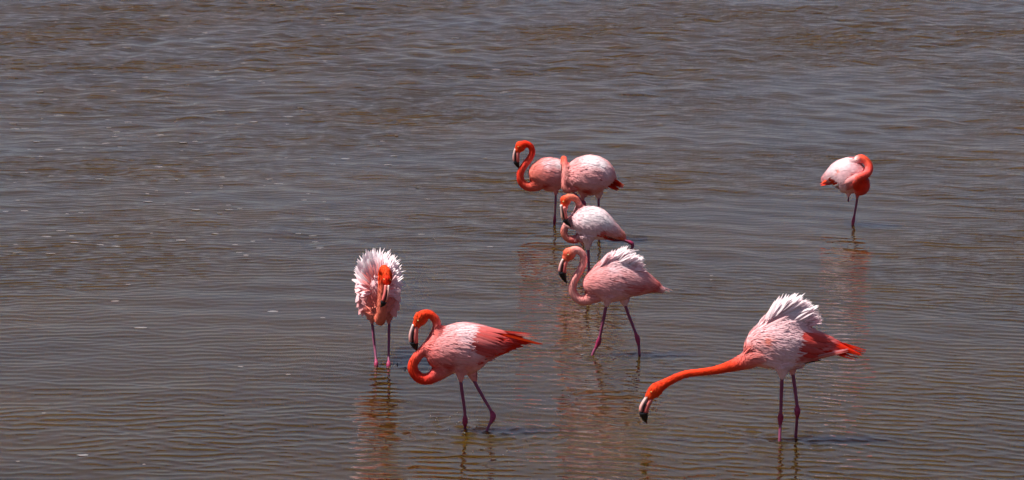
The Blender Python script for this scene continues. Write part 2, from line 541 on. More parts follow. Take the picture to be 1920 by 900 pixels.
    def fan(s, parent, r0, r1, t0, t1, n, w, c0, c1, side=-1, tmpl='covert', jit=3.0, depth=0.0, dspread=0.0, up=0.0, free=False, lay=0.004, cj=.08):
        """n feathers whose roots run r0->r1 and tips t0->t1 (pixels); width w px"""
        if tmpl == 'covert' and n > 4: n = int(n * 1.7); w *= .58
        if tmpl in ('plume', 'curled') and n > 4: n = int(n * 3.2); w *= .44; c0 = mixc(c0, PALE, .25)
        for i in range(n):
            t = i / max(1, n - 1)
            rx = r0[0] + (r1[0] - r0[0]) * t + random.uniform(-jit, jit) * .5; ry = r0[1] + (r1[1] - r0[1]) * t + random.uniform(-jit, jit) * .5
            tx = t0[0] + (t1[0] - t0[0]) * t + random.uniform(-jit, jit); ty = t0[1] + (t1[1] - t0[1]) * t + random.uniform(-jit, jit)
            ds = random.uniform(-dspread, dspread)
            if free:
                root = s.P(rx, ry, depth + ds * .7); tip = s.P(tx, ty, depth + ds)
                nrm = Vector((-.4 + random.uniform(-.25, .25), side * .6 + random.uniform(-.2, .2), .8))
                if up: nrm = Vector((tip.z - root.z, 0, -(tip.x - root.x))).normalized() * up + Vector((0, side * .5, 0))
            else:
                lay_ = lay * .2; root, nrm, ok = s.surf(rx, ry, side, lay_ * .3)
                tip, n2, ok2 = s.surf(tx, ty, side, lay_ * (1 + .8 * random.random()))
                if not ok2:
                    tip = s.P(tx, ty, side * 0.012 + depth + ds)
                    n2 = nrm
                if not ok: root = s.P(rx, ry, side * 0.02 + depth + ds)
                nrm = (nrm + n2).normalized() if (nrm + n2).length > .1 else nrm
            M = frame(root, tip, nrm, w * s.k * random.uniform(.85, 1.15))
            if M is None: continue
            o = bpy.data.objects.new('feather', TMESH[tmpl]); COL.objects.link(o)
            o.parent = parent
            M2 = M.copy(); M2.translation = M.translation - s.org
            o.matrix_local = M2
            q = random.uniform(1 - cj, 1 + cj); c = mixc(c0, c1, min(1, max(0, t + random.uniform(-.15, .15))))
            if tmpl == 'covert' and not free:                 # coverts take the tint of the coat they lie in
                pm = np.array(root * .5 + tip * .5)
                lc = s.col[int(np.argmin(((s.co - pm) ** 2).sum(1)))]
                c = mixc(tuple(lc), c, .22)
            o.color = (min(.92, c[0] * q), min(.92, c[1] * q), min(.92, c[2] * q), 1)
    # ---- beak from its traced outer and inner edges
    def beak(s, outer, inner, d0=0.0, side=(0, 1, 0), thick=0.42, black=0.62, depths=None, cols=None, split=.40):
        n = len(outer)
        dd = depths or [d0] * n
        O = np.array([s.P(a[0], a[1], d) for a, d in zip(outer, dd)]); I = np.array([s.P(a[0], a[1], d) for a, d in zip(inner, dd)])
        O = catmull(O, 5); I = catmull(I, 5); m = len(O)
        t = np.linspace(0, 1, m)
        W = np.linalg.norm(O - I, axis=1)
        cols = cols or (CREAM, (0.66, 0.24, 0.21))
        def part(name, a, b, lo, hi, c0, c1, parent, mat, th):
            sel = (t >= lo - 1e-6) & (t <= hi + 1e-6)
            Oc = O * (1 - (a + b) / 2) + I * ((a + b) / 2)
            p = Oc[sel]; rv = np.maximum(W[sel] * (b - a) / 2, .0009); rw = np.maximum(W[sel] * th, .0012)
            v, f = tube(p, rv, rw, side, 10)
            tt = np.repeat(t[sel], 10); tt = np.append(tt, [tt[0], tt[-1]])
            u = (np.clip(tt / max(black, .01), 0, 1) ** .6)[:, None]
            c = np.array(c0) * (1 - u) + np.array(c1) * u
            me = mesh_np(name, np.array(v) - np.array(s.org), f, True, c); me.materials.append(mat)
            return link(name, me, parent)
        up = part('beak', 0.0, split, 0, black + .04, cols[0], cols[1], s.root, M_BEAK, thick * .85)
        lowr = part('lower_beak', split + .02, 1.0, 0, black, mixc(cols[0], (0.66, .12, .10), .85), (0.62, .10, .09), up, M_BEAK, thick)
        part('mouth_line', split - .02, split + .05, .12, black, (.02, .01, .01), (.01, .01, .01), up, M_BLACK, thick * .95)
        part('beak_tip', 0.0, 1.0, black, 1.0, (.01, .01, .01), (.01, .01, .01), up, M_BLACK, thick)
        return up
    def eye(s, px, py, d, r=1.7, n=(0, -1, 0)):
        c = s.P(px, py, d)
        h = s.bvh.find_nearest(c)
        c = h[0] if h[0] is not None else c
        nn = h[1] if h[1] is not None else Vector(n)
        R = r * s.k
        v, f = ellipsoid(c - nn * R * .3 - s.org, ((R, 0, 0), (0, R, 0), (0, 0, R)), 10, 8)
        e = link('eye', mesh_np('eye', v, f), s.root, M_IRIS)
        v, f = ellipsoid(c + nn * R * .45 - s.org, ((R * .5, 0, 0), (0, R * .5, 0), (0, 0, R * .5)), 8, 6)
        link('pupil', mesh_np('pupil', v, f), e, M_PUPIL)
    # ---- legs
    def leg(s, pts, knob=None, r=3.0, kr=5.2, grounded=True, foot=True, label=None):
        """pts: (px, py, depth) from the thigh down; the last one is where the leg enters the water (or the raised end)"""
        P3 = [s.P(*p) for p in pts]
        if grounded:
            g = ground(pts[-1][0], pts[-1][1]); P3[-1] = g
            dn = (g - P3[-2]).normalized()
            end = g + Vector((dn.x * .5, dn.y * .3, -1)).normalized() * 0.16
            P3.append(end)
        q = catmull([list(p) for p in P3], 7)
        L = np.concatenate([[0], np.cumsum(np.linalg.norm(np.diff(q, axis=0), axis=1))])
        k = s.k
        rad = np.full(len(q), r * k)
        rad *= 1.0 + 0.12 * np.sin(L / L[-1] * 9)
        kn = None
        if knob:
            kn = np.array(s.P(*knob)) if len(knob) == 3 else np.array(s.P(knob[0], knob[1], 0))
            j = int(np.argmin(np.linalg.norm((q - kn)[:, [0, 2]], axis=1)))
            kn = q[j]
            dist = np.abs(L - L[j])
            rad = rad + (kr - r) * k * .55 * np.exp(-(dist / (9 * k)) ** 2)
        v, f = tube(q, rad, rad, (0, 1, 0), 12)
        me = mesh_np('leg', np.array(v) - np.array(s.org), f, True)
        o = link('leg', me, s.root, M_LEG)
        if label: o['label'] = label
        if knob is not None:
            T = q[min(j + 1, len(q) - 1)] - q[max(j - 1, 0)]; T = T / np.linalg.norm(T)
            pth = [kn + T * t * k for t in (-12, -8, -4.5, -1.5, 1.5, 5, 9, 13)]
            # follow the leg itself
            pth = []
            for t in (-13, -8.5, -5, -2, 1.5, 5, 9, 13):
                l = min(max(L[j] + t * k, 0), L[-1])
                pth.append([np.interp(l, L, q[:, c]) for c in range(3)])
            rr = [r * .98, kr * .72, kr * .92, kr, kr * .98, kr * .85, kr * .68, r * 1.0]
            v, f = tube(pth, [x * k for x in rr], [x * k * .92 for x in rr], (0, 1, 0), 14)
            link('ankle', mesh_np('ankle', np.array(v) - np.array(s.org), f, True), o, M_JOINT)
        if foot:
            e = Vector(P3[-1]) - s.org
            fv = []; ff = []
            dirs = [(-.5, -1), (-.02, -1.25), (.5, -1)] if not hasattr(s, 'fdir') else s.fdir
            # three toes with the web between them
            fv.append(tuple(e)); L_ = 0.075
            tp = [(e.x + a * L_ , e.y + b * L_ , e.z - .006) for a, b in dirs]
            fv += tp; fv += [(x, y, z - .007) for x, y, z in [tuple(e)] + tp]
            ff = [(0, 1, 2), (0, 2, 3), (4, 6, 5), (4, 7, 6), (0, 4, 5, 1), (1, 5, 6, 2), (2, 6, 7, 3), (3, 7, 4, 0)]
            link('webbed_foot', mesh_np('foot', fv, ff, False), o, M_JOINT)
        return o
    def thigh(s, pts, rs, col):
        s.loft([(p[0], p[1], p[2], r) for p, r in zip(pts, rs)], [col] * len(pts), n=3)

# ================================================================== the birds
# ---- A: bright red neck, in the front, head above its folded neck
def bird_a():
    b = Bird((891, 808), 'coral necked flamingo with pale pink back striding in front, neck bent in a closed loop', 0.0)
    b.loft([(810, 680, 0, 19), (824, 668, 0, 36), (850, 656, 0, 47), (880, 652, 0, 48.5), (905, 647, 0, 37), (930, 645, 0, 25),
            (955, 640, 0, 15), (980, 637, 0, 7)],
           [RED, mixc(RED, ROSE, .5), PINK, PINK, ROSE, CRIMSON, CRIMSON, CRIMSON], wr=.72)
    b.loft([(838, 684, 0, 22), (822, 699, 0, 15), (806, 709, 0, 11.5), (790, 710, 0, 10.5), (777, 699, 0, 10), (774, 684, 0, 9.6), (784, 667, 0, 9.4),
            (799, 651, 0, 9.2), (812, 634, 0, 8.8), (819, 615, 0, 8.2), (816, 598, 0, 7.8), (803, 588.5, 0, 8.2), (792, 591, 0, 10)],
           [ROSE] + [RED] * 4 + [mixc(RED, ORANGE, .5)] * 8, wr=.95)
    b.ell(789, 597, 0, 14, 9, 13, -60, ORANGE)
    b.ell(782, 607, 0, 10, 7, 8.5, -80, ORANGE)
    for c, r, col in (((857, 607), 19, WHITE), ((880, 604), 22, WHITE), ((905, 607), 21, WHITE), ((925, 614), 12, WHITE), ((865, 632), 18, PALE), ((892, 635), 22, PALE), ((840, 690), 20, DEEP),
                      ((875, 690), 18, ROSE), ((878, 652), 20, PALE), ((927, 634), 26, CRIMSON), ((914, 660), 22, CRIMSON), ((898, 682), 9, CRIMSON), ((842, 668), 16, ROSE)):
        for d in (-.07, .07): b.blob(c[0], c[1], d, r, col)
    b.thigh([(862, 690, -.035), (864, 705, -.035), (864, 716, -.035)], [13, 7, 3.4], ROSE)
    b.thigh([(878, 685, .035), (887, 705, .035), (891, 717, .035)], [14, 8, 3.6], ROSE)
    b.finish_body()
    b.coat((1, 0, -.12), [(845, 655, 0, 52), (880, 650, 0, 58), (915, 645, 0, 45)], 1500, .045, .024, .06, seed=2)
    b.beak([(773, 607), (767.5, 622), (766.5, 634), (772, 647), (781.5, 659)], [(785, 614), (784, 628), (784, 640), (784.5, 650), (782.5, 658.5)], black=.60)
    b.eye(781, 604, -.04)
    b.eye(781, 604, .04)
    for side, nm in ((-1, 'wing'), (1, 'wing')):
        w = b.group('wing')
        b.fan(w, (915, 618), (905, 668), (1003, 641), (950, 662), 9, 12, CRIMSON, RED, side, 'quill', 2, lay=.035)
        b.fan(w, (925, 650), (908, 676), (968, 648), (945, 664), 3, 9, BLACKF, BLACKF, side, 'quill', 2, lay=.006)
        b.fan(w, (892, 612), (878, 668), (950, 626), (922, 676), 12, 15, CRIMSON, CRIMSON, side, 'covert', 4, lay=.035)
        b.fan(w, (860, 604), (842, 680), (930, 622), (905, 684), 13, 17, WHITE, ROSE, side, 'covert', 4, lay=.018)
        b.fan(w, (838, 612), (822, 674), (905, 624), (880, 680), 11, 17, PALE, ROSE, side, 'covert', 4, lay=.022)
        b.fan(w, (832, 622), (838, 650), (892, 640), (880, 655), 5, 12, SALMON, PINK, side, 'covert', 4, lay=.026)
        b.fan(w, (824, 632), (815, 675), (862, 645), (850, 690), 8, 16, mixc(PINK, SALMON, .5), DEEP, side, 'covert', 4, lay=.020)
    t = b.group('tail')
    b.fan(t, (930, 625), (945, 655), (1016, 647), (985, 645), 7, 9, ORANGE, CRIMSON, -1, 'quill', 2, free=True, dspread=.03, up=1)
    b.fan(t, (935, 620), (950, 626), (995, 629), (1000, 636), 4, 7, RED, CREAM, -1, 'quill', 2, free=True, dspread=.03, up=1)
    b.fan(t, (945, 630), (950, 633), (980, 631), (984, 634), 2, 6, BLACKF, BLACKF, -1, 'quill', 1, free=True, dspread=.03, up=1)
    b.leg([(863, 700, -.035), (865, 725, -.03), (871, 768, -.02), (872, 790, -.01), (872, 807, 0)], (872, 789), 2.9, 5.4)
    b.leg([(884, 700, .035), (891, 718, .03), (906, 745, .02), (921, 771, .01), (924, 784, 0), (912, 810, 0)], (924, 781), 2.9, 5.8)
bird_a()

# ---- B: neck stretched down to drink, ruffled white back
def bird_b():
    b = Bird((1477, 825), 'flamingo with long orange neck stretched low to drink, ruffled white back raised', 0.0)
    b.loft([(1412, 668, 0, 18), (1428, 652, 0, 38), (1455, 645, 0, 50), (1485, 645, 0, 48), (1512, 648, 0, 36), (1538, 648, 0, 24),
            (1562, 650, 0, 14), (1588, 655, 0, 6)],
           [ORANGE, PINK, PALE, PALE, PINK, CRIMSON, CRIMSON, CRIMSON], wr=.72)
    b.ell(1477, 600, 0, 50, 22, 34, 25, PALE, 30)
    b.ell(1470, 625, 0, 48, 30, 40, 40, PINK, 25)
    b.loft([(1432, 662, 0, 32), (1415, 668, 0, 22), (1396, 678, 0, 15.5), (1372, 686, 0, 11), (1342, 694, 0, 8), (1312, 698, 0, 7), (1284, 702, 0, 7.2),
            (1258, 713, 0, 8), (1242, 722, 0, 9.5), (1230, 730, 0, 13)],
           [SALMON, ORANGE] + [mixc(RED, ORANGE, .5)] * 8, wr=.95)
    b.ell(1229, 732, 0, 17, 10.5, 13, 40, ORANGE)
    b.ell(1219, 742, 0, 11, 8, 9.5, 60, ORANGE)
    for c, r, col in (((1440, 600), 20, PALE), ((1425, 640), 11, SALMON), ((1437, 585), 10, SALMON), ((1470, 575), 22, WHITE), ((1500, 590), 20, WHITE), ((1460, 650), 22, PALE),
                      ((1450, 680), 15, PALE), ((1524, 636), 28, RED), ((1514, 662), 24, CRIMSON), ((1497, 676), 10, CRIMSON), ((1500, 688), 10, ROSE), ((1470, 690), 14, PALE)):
        for d in (-.07, .07): b.blob(c[0], c[1], d, r, col)
    b.thigh([(1465, 685, -.035), (1467, 700, -.035), (1466, 711, -.035)], [16, 9, 3.6], PALE)
    b.thigh([(1482, 680, .035), (1485, 692, .035), (1487, 705, .035)], [14, 8, 3.4], ROSE)
    b.finish_body()
    b.coat((1, 0, .1), [(1440, 650, 0, 50), (1475, 640, 0, 62), (1505, 645, 0, 50), (1470, 600, 0, 50)], 1900, .055, .024, .10, seed=3)
    b.beak([(1212, 740), (1201, 757), (1198.5, 767), (1203, 781), (1212.7, 795)], [(1224, 752), (1218, 764), (1215.5, 775), (1214.5, 786), (1213.5, 794.5)], black=.52)
    b.eye(1218, 736, -.04); b.eye(1218, 736, .04)
    for side in (-1, 1):
        w = b.group('wing')
        b.fan(w, (1525, 622), (1505, 672), (1618, 659), (1560, 668), 10, 13, RED, CRIMSON, side, 'quill', 3, lay=.035)
        b.fan(w, (1515, 672), (1500, 682), (1552, 665), (1540, 676), 3, 8, BLACKF, BLACKF, side, 'quill', 1, lay=.006)
        b.fan(w, (1502, 622), (1492, 672), (1562, 636), (1530, 678), 10, 16, RED, CRIMSON, side, 'covert', 4, lay=.035)
        b.fan(w, (1465, 606), (1455, 668), (1535, 630), (1508, 664), 11, 19, PALE, PINK, side, 'covert', 5, lay=.022)
        b.fan(w, (1440, 612), (1430, 660), (1500, 636), (1485, 676), 10, 19, WHITE, PALE, side, 'covert', 5, lay=.026)
        b.fan(w, (1425, 640), (1428, 680), (1470, 660), (1475, 690), 8, 17, PALE, PINK, side, 'covert', 5, lay=.02)
        b.fan(w, (1450, 672), (1452, 690), (1510, 678), (1505, 690), 5, 14, PALE, ROSE, side, 'covert', 3, lay=.02)
        b.fan(w, (1432, 610), (1440, 640), (1475, 588), (1480, 625), 6, 12, SALMON, PALE, side, 'covert', 5, lay=.026)
    b.fan(b.group('wing'), (1520, 668), (1525, 674), (1592, 655), (1590, 663), 5, 9, PALE, ROSE, -1, 'quill', 3, free=True, depth=-.04, dspread=.02, up=1)
    r = b.group('ruffled_back')
    b.fan(r, (1430, 610), (1480, 575), (1452, 556), (1503, 549), 22, 14, WHITE, WHITE, -1, 'plume', 6, free=True, dspread=.07, cj=.04)
    b.fan(r, (1460, 590), (1510, 590), (1500, 556), (1530, 574), 22, 14, WHITE, WHITE, -1, 'plume', 6, free=True, dspread=.08, cj=.04)
    b.fan(r, (1475, 600), (1515, 612), (1518, 568), (1540, 600), 20, 14, WHITE, PALE, -1, 'plume', 6, free=True, dspread=.08, cj=.04)
    b.fan(r, (1455, 580), (1475, 575), (1480, 552), (1515, 550), 10, 6, WHITE, WHITE, -1, 'curled', 5, free=True, dspread=.06, cj=.03)
    b.fan(r, (1480, 585), (1510, 605), (1532, 568), (1545, 596), 10, 6, WHITE, WHITE, -1, 'curled', 5, free=True, dspread=.06, cj=.03)
    t = b.group('tail')
    b.fan(t, (1540, 635), (1550, 660), (1622, 660), (1608, 676), 8, 8, ORANGE, RED, -1, 'quill', 3, free=True, dspread=.035, up=1)
    b.leg([(1467, 695, -.035), (1466, 712, -.03), (1464, 770, -.02), (1463, 790, -.01), (1462, 828, 0)], (1463, 784), 3.1, 5.8)
    b.leg([(1485, 690, .035), (1488, 710, .03), (1494, 757, .02), (1495, 775, .01), (1492, 821.5, 0)], (1495, 771), 3.1, 6.0)
bird_b()

# ---- C: seen from the front, feathers fluffed white, head hung down
def bird_c():
    b = Bird((717, 684.5), 'flamingo facing the viewer with fluffed white plumage and bowed head', 0.12)
    b.ell(709, 548, .02, 38, 55, 47, 0, PINK, 22)
    b.ell(709, 568, -.02, 32, 40, 36, 0, ROSE, 18)
    b.ell(709, 520, .10, 36, 45, 36, 0, PALE, 20)
    b.ell(711, 560, .28, 20, 60, 18, 0, ROSE, 18)
    # neck: from the chest forward, down, then up in front of the body
    b.loft([(712, 575, -.05, 20), (713, 592, -.13, 13), (713, 600, -.19, 10.5), (715, 592, -.23, 9.8), (716, 570, -.24, 9), (716, 545, -.235, 8), (715, 522, -.225, 7), (716, 509, -.22, 6.8),
            (720, 504, -.25, 8), (724, 510, -.29, 9)],
           [ROSE, SALMON, SALMON, SALMON, SALMON, SALMON, ORANGE, ORANGE, ORANGE, ORANGE], side=(1, 0, 0), wr=.95)
    b.ell(726, 519, -.29, 17, 12.5, 9.5, 88, ORANGE)
    b.ell(726, 526, -.32, 12, 8, 8, 88, RED)
    for c, r, col in (((700, 520), 18, PALE), ((725, 500), 16, WHITE), ((685, 500), 16, WHITE), ((745, 520), 12, PALE), ((680, 560), 14, PINK), ((740, 565), 12, ROSE), ((705, 580), 10, RED)):
        b.blob(c[0], c[1], -.08, r, col)
    b.thigh([(695, 585, 0), (697, 598, 0), (697.5, 607, 0)], [11, 5.5, 3], ROSE)
    b.thigh([(728, 585, 0), (729, 598, 0), (729, 607, 0)], [11, 5.5, 3], ROSE)
    b.finish_body()
    s = b
    b.coat((0, .5, .5), [(709, 545, 0, 60), (709, 510, .05, 50)], 2000, .05, .03, .25, seed=5)
    b.beak([(731, 536), (730, 548), (728, 560), (724, 568), (714, 577)], [(720, 536), (719, 548), (716, 559), (713, 569), (713.5, 576)], depths=[-.35, -.365, -.37, -.365, -.355],
           black=.62, cols=(CREAM, SALMON), thick=.5)
    b.eye(733, 524, -.335); b.eye(719, 524, -.335)
    r = b.group('ruffled_back')
    def rim(a0, a1, n, rin, rout, w, c0, c1, tm, d, ds=.05):
        n = int(n * 1.6); w *= .6
        for i in range(n):
            a = math.radians(a0 + (a1 - a0) * i / (n - 1) + random.uniform(-4, 4))
            cx, cy = 709, 548
            ex, ey = (46, 76) if math.sin(a) > 0 else (38, 46)
            x0, y0 = cx + ex * rin * math.copysign(abs(math.cos(a)) ** .7, math.cos(a)), cy - ey * rin * math.sin(a)
            q = rout * random.uniform(.94, 1.05)
            x1, y1 = cx + ex * q * math.copysign(abs(math.cos(a)) ** .7, math.cos(a)), cy - ey * q * math.sin(a)
            b.fan(r, (x0, y0), (x0, y0), (x1, y1), (x1, y1), 1, w, c0, c1, -1, tm, 2.5, free=True, depth=d, dspread=ds, cj=.04)
    rim(20, 160, 34, .62, 1.0, 15, WHITE, WHITE, 'plume', .05, .08)
    rim(-15, 195, 40, .58, 1.06, 14, WHITE, PALE, 'covert', -.04, .05)
    rim(25, 155, 26, .45, .88, 14, WHITE, PALE, 'covert', -.12, .03)
    rim(-10, 190, 30, .40, .85, 14, PALE, PINK, 'covert', -.13, .03)
    rim(30, 150, 16, .75, 1.09, 7, WHITE, WHITE, 'curled', .02, .05)
    rim(10, 170, 14, .35, .72, 6, ROSE, PALE, 'plume', -.155, .02)
    for sx, side in ((-1, -1), (1, 1)):
        w = b.group('wing')
        for i in range(16):
            y = 535 + i * 3.2
            hw = 42 * math.sqrt(max(0.05, 1 - ((y - 545) / 62) ** 2))
            x0 = 709 + sx * hw * .72; x1 = 709 + sx * hw * (.98 - .02 * (i % 3))
            b.fan(w, (x0, y - 8), (x0, y - 8), (x1, y + 12 if i > 4 else y + 3), (x1, y + 10), 1, 14, PALE if i < 8 else PINK, ROSE, -1, 'covert', 3, free=True, depth=-.08 + .01 * (i % 3), dspread=.02)
    t = b.group('tail')
    b.fan(t, (700, 550), (722, 550), (700, 575), (722, 575), 6, 10, CRIMSON, RED, -1, 'quill', 2, free=True, depth=.42, dspread=.02)
    b.fdir = [(-.4, -1), (0, -1.2), (.4, -1)]
    b.leg([(697, 598, 0), (698.5, 612, -.0), (703, 655, -.06), (705, 676, -.1), (705.5, 684.5, -.1)], (705, 678), 2.4, 4.2)
    b.leg([(729, 598, 0), (729.5, 612, -.0), (729, 655, -.06), (728.7, 676, -.1), (728.5, 685.5, -.1)], (728.7, 679), 2.4, 4.2)
bird_c()

# ---- D: pale pink necked bird walking in the middle
def bird_d():
    LN = mixc(SALMON, PALE, .35)
    b = Bird((1155, 665.5), 'pale pink necked flamingo walking with feathers lifted along its back', 0.0)
    b.loft([(1104, 548, 0, 16), (1113, 540, 0, 29), (1132, 532, 0, 37), (1155, 527, 0, 39), (1178, 526, 0, 34), (1202, 531, 0, 25), (1225, 537, 0, 13), (1246, 545, 0, 5)],
           [LN, ROSE, PINK, PINK, PINK, ROSE, DEEP, PALE], wr=.74)
    b.ell(1155, 507, 0, 38, 20, 30, 5, PALE, 20)
    b.loft([(1122, 548, 0, 20), (1110, 557, 0, 13), (1096, 563, 0, 10), (1083, 560, 0, 8.6), (1075, 550, 0, 8), (1073, 538, 0, 7.8), (1078, 524, 0, 7.5), (1086, 510, 0, 7.2),
            (1093, 496, 0, 7), (1094, 482, 0, 6.8), (1088, 472, 0, 6.8), (1078, 468.5, 0, 7.5), (1070, 473, 0, 9)],
           [ROSE] + [LN] * 11 + [SALMON], wr=.95)
    b.ell(1067.5, 476, 0, 12.5, 8.5, 11.5, -50, mixc(SALMON, ORANGE, .6))
    b.ell(1061, 484, 0, 9, 6.5, 7.5, -80, mixc(SALMON, ORANGE, .4))
    for c, r, col in (((1140, 500), 16, PALE), ((1165, 490), 16, WHITE), ((1190, 508), 14, PALE), ((1150, 545), 16, PINK), ((1196, 543), 17, CRIMSON), ((1178, 553), 9, DEEP), ((1170, 558), 12, PINK)):
        for d in (-.07, .07): b.blob(c[0], c[1], d, r, col)
    b.thigh([(1138, 555, -.035), (1138, 566, -.035), (1136, 575, -.035)], [13, 7, 3.2], PALE)
    b.thigh([(1168, 550, .035), (1171, 566, .035), (1173.5, 575, .035)], [14, 8, 3.4], PALE)
    b.finish_body()
    b.coat((1, 0, 0), [(1130, 530, 0, 42), (1160, 520, 0, 52), (1190, 528, 0, 36)], 1700, .048, .024, .08, seed=7)
    b.beak([(1054, 484), (1048.5, 496), (1047, 508), (1053, 522), (1062.5, 531.5)], [(1065, 491), (1063, 500), (1062, 512), (1062.7, 522), (1063.2, 531)], black=.50)
    b.eye(1064, 479, -.04, 1.6); b.eye(1064, 479, .04, 1.6)
    for side in (-1, 1):
        w = b.group('wing')
        b.fan(w, (1195, 520), (1185, 548), (1240, 538), (1228, 542), 7, 10, ROSE, CRIMSON, side, 'quill', 2, lay=.010)
        b.fan(w, (1188, 547), (1180, 552), (1222, 543), (1212, 548), 3, 7, BLACKF, DEEP, side, 'quill', 1, lay=.006)
        b.fan(w, (1175, 512), (1165, 548), (1216, 526), (1200, 550), 9, 13, PALE, DEEP, side, 'covert', 3, lay=.014)
        b.fan(w, (1150, 498), (1140, 545), (1200, 520), (1185, 548), 11, 15, PALE, PINK, side, 'covert', 4, lay=.018)
        b.fan(w, (1128, 500), (1120, 545), (1170, 510), (1165, 552), 11, 15, PALE, PINK, side, 'covert', 4, lay=.022)
        b.fan(w, (1112, 510), (1110, 545), (1145, 520), (1145, 560), 8, 14, PINK, ROSE, side, 'covert', 3, lay=.02)
        b.fan(w, (1138, 528), (1138, 531), (1168, 529), (1182, 536), 6, 4, (0.72, .03, .02), (0.72, .03, .02), side, 'quill', 3, lay=.034)
        b.fan(w, (1125, 545), (1130, 556), (1180, 552), (1178, 560), 5, 12, PINK, PINK, side, 'covert', 2, lay=.022)
    r = b.group('ruffled_back')
    b.fan(r, (1120, 505), (1160, 485), (1135, 476), (1175, 460), 18, 12, PALE, WHITE, -1, 'plume', 5, free=True, dspread=.06, cj=.04)
    b.fan(r, (1145, 490), (1185, 495), (1172, 466), (1206, 482), 20, 12, WHITE, WHITE, -1, 'plume', 5, free=True, dspread=.07, cj=.04)
    b.fan(r, (1165, 495), (1195, 510), (1198, 480), (1212, 508), 14, 11, WHITE, PALE, -1, 'plume', 5, free=True, dspread=.06, cj=.04)
    b.fan(r, (1128, 490), (1165, 480), (1152, 464), (1190, 458), 10, 5, WHITE, WHITE, -1, 'curled', 5, free=True, dspread=.05, cj=.03)
    b.fan(r, (1165, 485), (1190, 500), (1200, 468), (1214, 496), 9, 4.5, WHITE, WHITE, -1, 'curled', 4, free=True, dspread=.05, cj=.03)
    t = b.group('tail')
    b.fan(t, (1200, 522), (1210, 545), (1258, 548), (1245, 548), 7, 8, PALE, ROSE, -1, 'quill', 2, free=True, dspread=.03, up=1)
    b.leg([(1138, 560, -.035), (1136, 576, -.03), (1126, 625, -.02), (1121, 645, -.01), (1110.5, 666.5, 0)], (1122, 643), 2.8, 5.0)
    b.leg([(1170, 558, .035), (1173.5, 576, .03), (1190, 620, .02), (1196, 638, .01), (1199, 665.5, 0)], (1195.5, 636), 2.7, 4.8)
bird_d()

# ---- E: white backed bird, one leg trailing behind
def bird_e():
    b = Bird((1104, 532), 'white backed flamingo on one leg, other leg trailing beneath its tail', 0.0)
    b.loft([(1077, 424, 0, 11), (1085, 420, 0, 24), (1100, 418, 0, 30), (1116, 420, 0, 31), (1132, 427, 0, 25), (1148, 434, 0, 16), (1162, 441, 0, 9), (1173, 447, 0, 4)],
           [PALE, PALE, PALE, PALE, PALE, SALMON, SALMON, ROSE], wr=.8)
    b.loft([(1095, 438, .02, 15), (1085, 446, .03, 8.5), (1074, 449.5, .03, 7.3), (1063, 446, .03, 6.6), (1057, 436, .03, 6.2), (1060, 424, .03, 6), (1069, 413, .03, 5.8),
            (1079, 402, .03, 5.8), (1085, 391, .03, 5.8), (1084, 379, .02, 5.8), (1077, 371.5, .01, 6), (1067, 370, 0, 6.6), (1060, 376, 0, 7.5)],
           [SALMON, RED, RED, SALMON, SALMON, SALMON, SALMON, ORANGE, SALMON, SALMON, SALMON, SALMON, ORANGE], wr=.95)
    b.ell(1060, 376, 0, 10.5, 7.5, 9.5, -60, ORANGE)
    b.ell(1058, 386, 0, 11, 6.5, 6.5, -75, ORANGE)
    for c, r, col in (((1110, 398), 24, WHITE), ((1130, 408), 20, WHITE), ((1090, 405), 18, WHITE), ((1128, 438), 12, RED), ((1142, 440), 14, ORANGE), ((1140, 448), 8, DEEP), ((1115, 425), 10, PALE), ((1095, 440), 12, PALE)):
        for d in (-.08, .08): b.blob(c[0], c[1], d, r, col)
    b.thigh([(1100, 440, -.02), (1102, 455, -.02), (1102.5, 468, -.02)], [15, 8, 3], PALE)
    b.finish_body()
    b.coat((1, 0, -.35), [(1095, 418, 0, 36), (1120, 422, 0, 38), (1135, 430, 0, 26)], 1500, .05, .028, .10, seed=9)
    b.beak([(1050, 383), (1051, 397), (1052, 407), (1058, 417), (1070.5, 426.5)], [(1061, 391), (1063, 401), (1065, 409), (1068, 416), (1071.5, 425.5)], black=.58, d0=-.03, cols=(CREAM, (.75, .3, .2)))
    b.eye(1054, 379, -.04, 1.5); b.eye(1054, 379, .04, 1.5)
    for side in (-1, 1):
        w = b.group('wing')
        b.fan(w, (1140, 420), (1128, 442), (1172, 446), (1158, 449), 7, 8, PALE, SALMON, side, 'quill', 2, lay=.010)
        b.fan(w, (1118, 420), (1113, 440), (1138, 436), (1136, 449), 8, 5, SALMON, RED, side, 'quill', 4, lay=.024)
        b.fan(w, (1115, 402), (1108, 432), (1146, 418), (1122, 440), 8, 12, WHITE, PALE, side, 'covert', 3, lay=.018)
        b.fan(w, (1096, 400), (1085, 432), (1125, 414), (1114, 440), 10, 13, WHITE, PALE, side, 'covert', 3, lay=.020)
        b.fan(w, (1080, 405), (1080, 432), (1098, 412), (1104, 446), 7, 12, WHITE, PALE, side, 'covert', 3, lay=.018)
        b.fan(w, (1128, 440), (1130, 444), (1160, 450), (1150, 451), 3, 6, BLACKF, DEEP, side, 'quill', 1, lay=.006)
    t = b.group('tail')
    b.fan(t, (1140, 430), (1145, 442), (1178, 452), (1168, 450), 6, 7, SALMON, ORANGE, -1, 'quill', 1.5, free=True, dspread=.03, up=1)
    b.leg([(1102, 458, -.02), (1103, 470, -.015), (1104, 505, -.01), (1104, 517, 0), (1104, 532, 0)], (1104, 516), 2.4, 4.2)
    b.leg([(1125, 442, .02), (1150, 450, .03), (1170, 451, .04), (1184, 456, .04), (1186, 461, .04), (1184, 468, .04)], (1184, 457), 2.3, 3.8, grounded=False, foot=False)
bird_e()

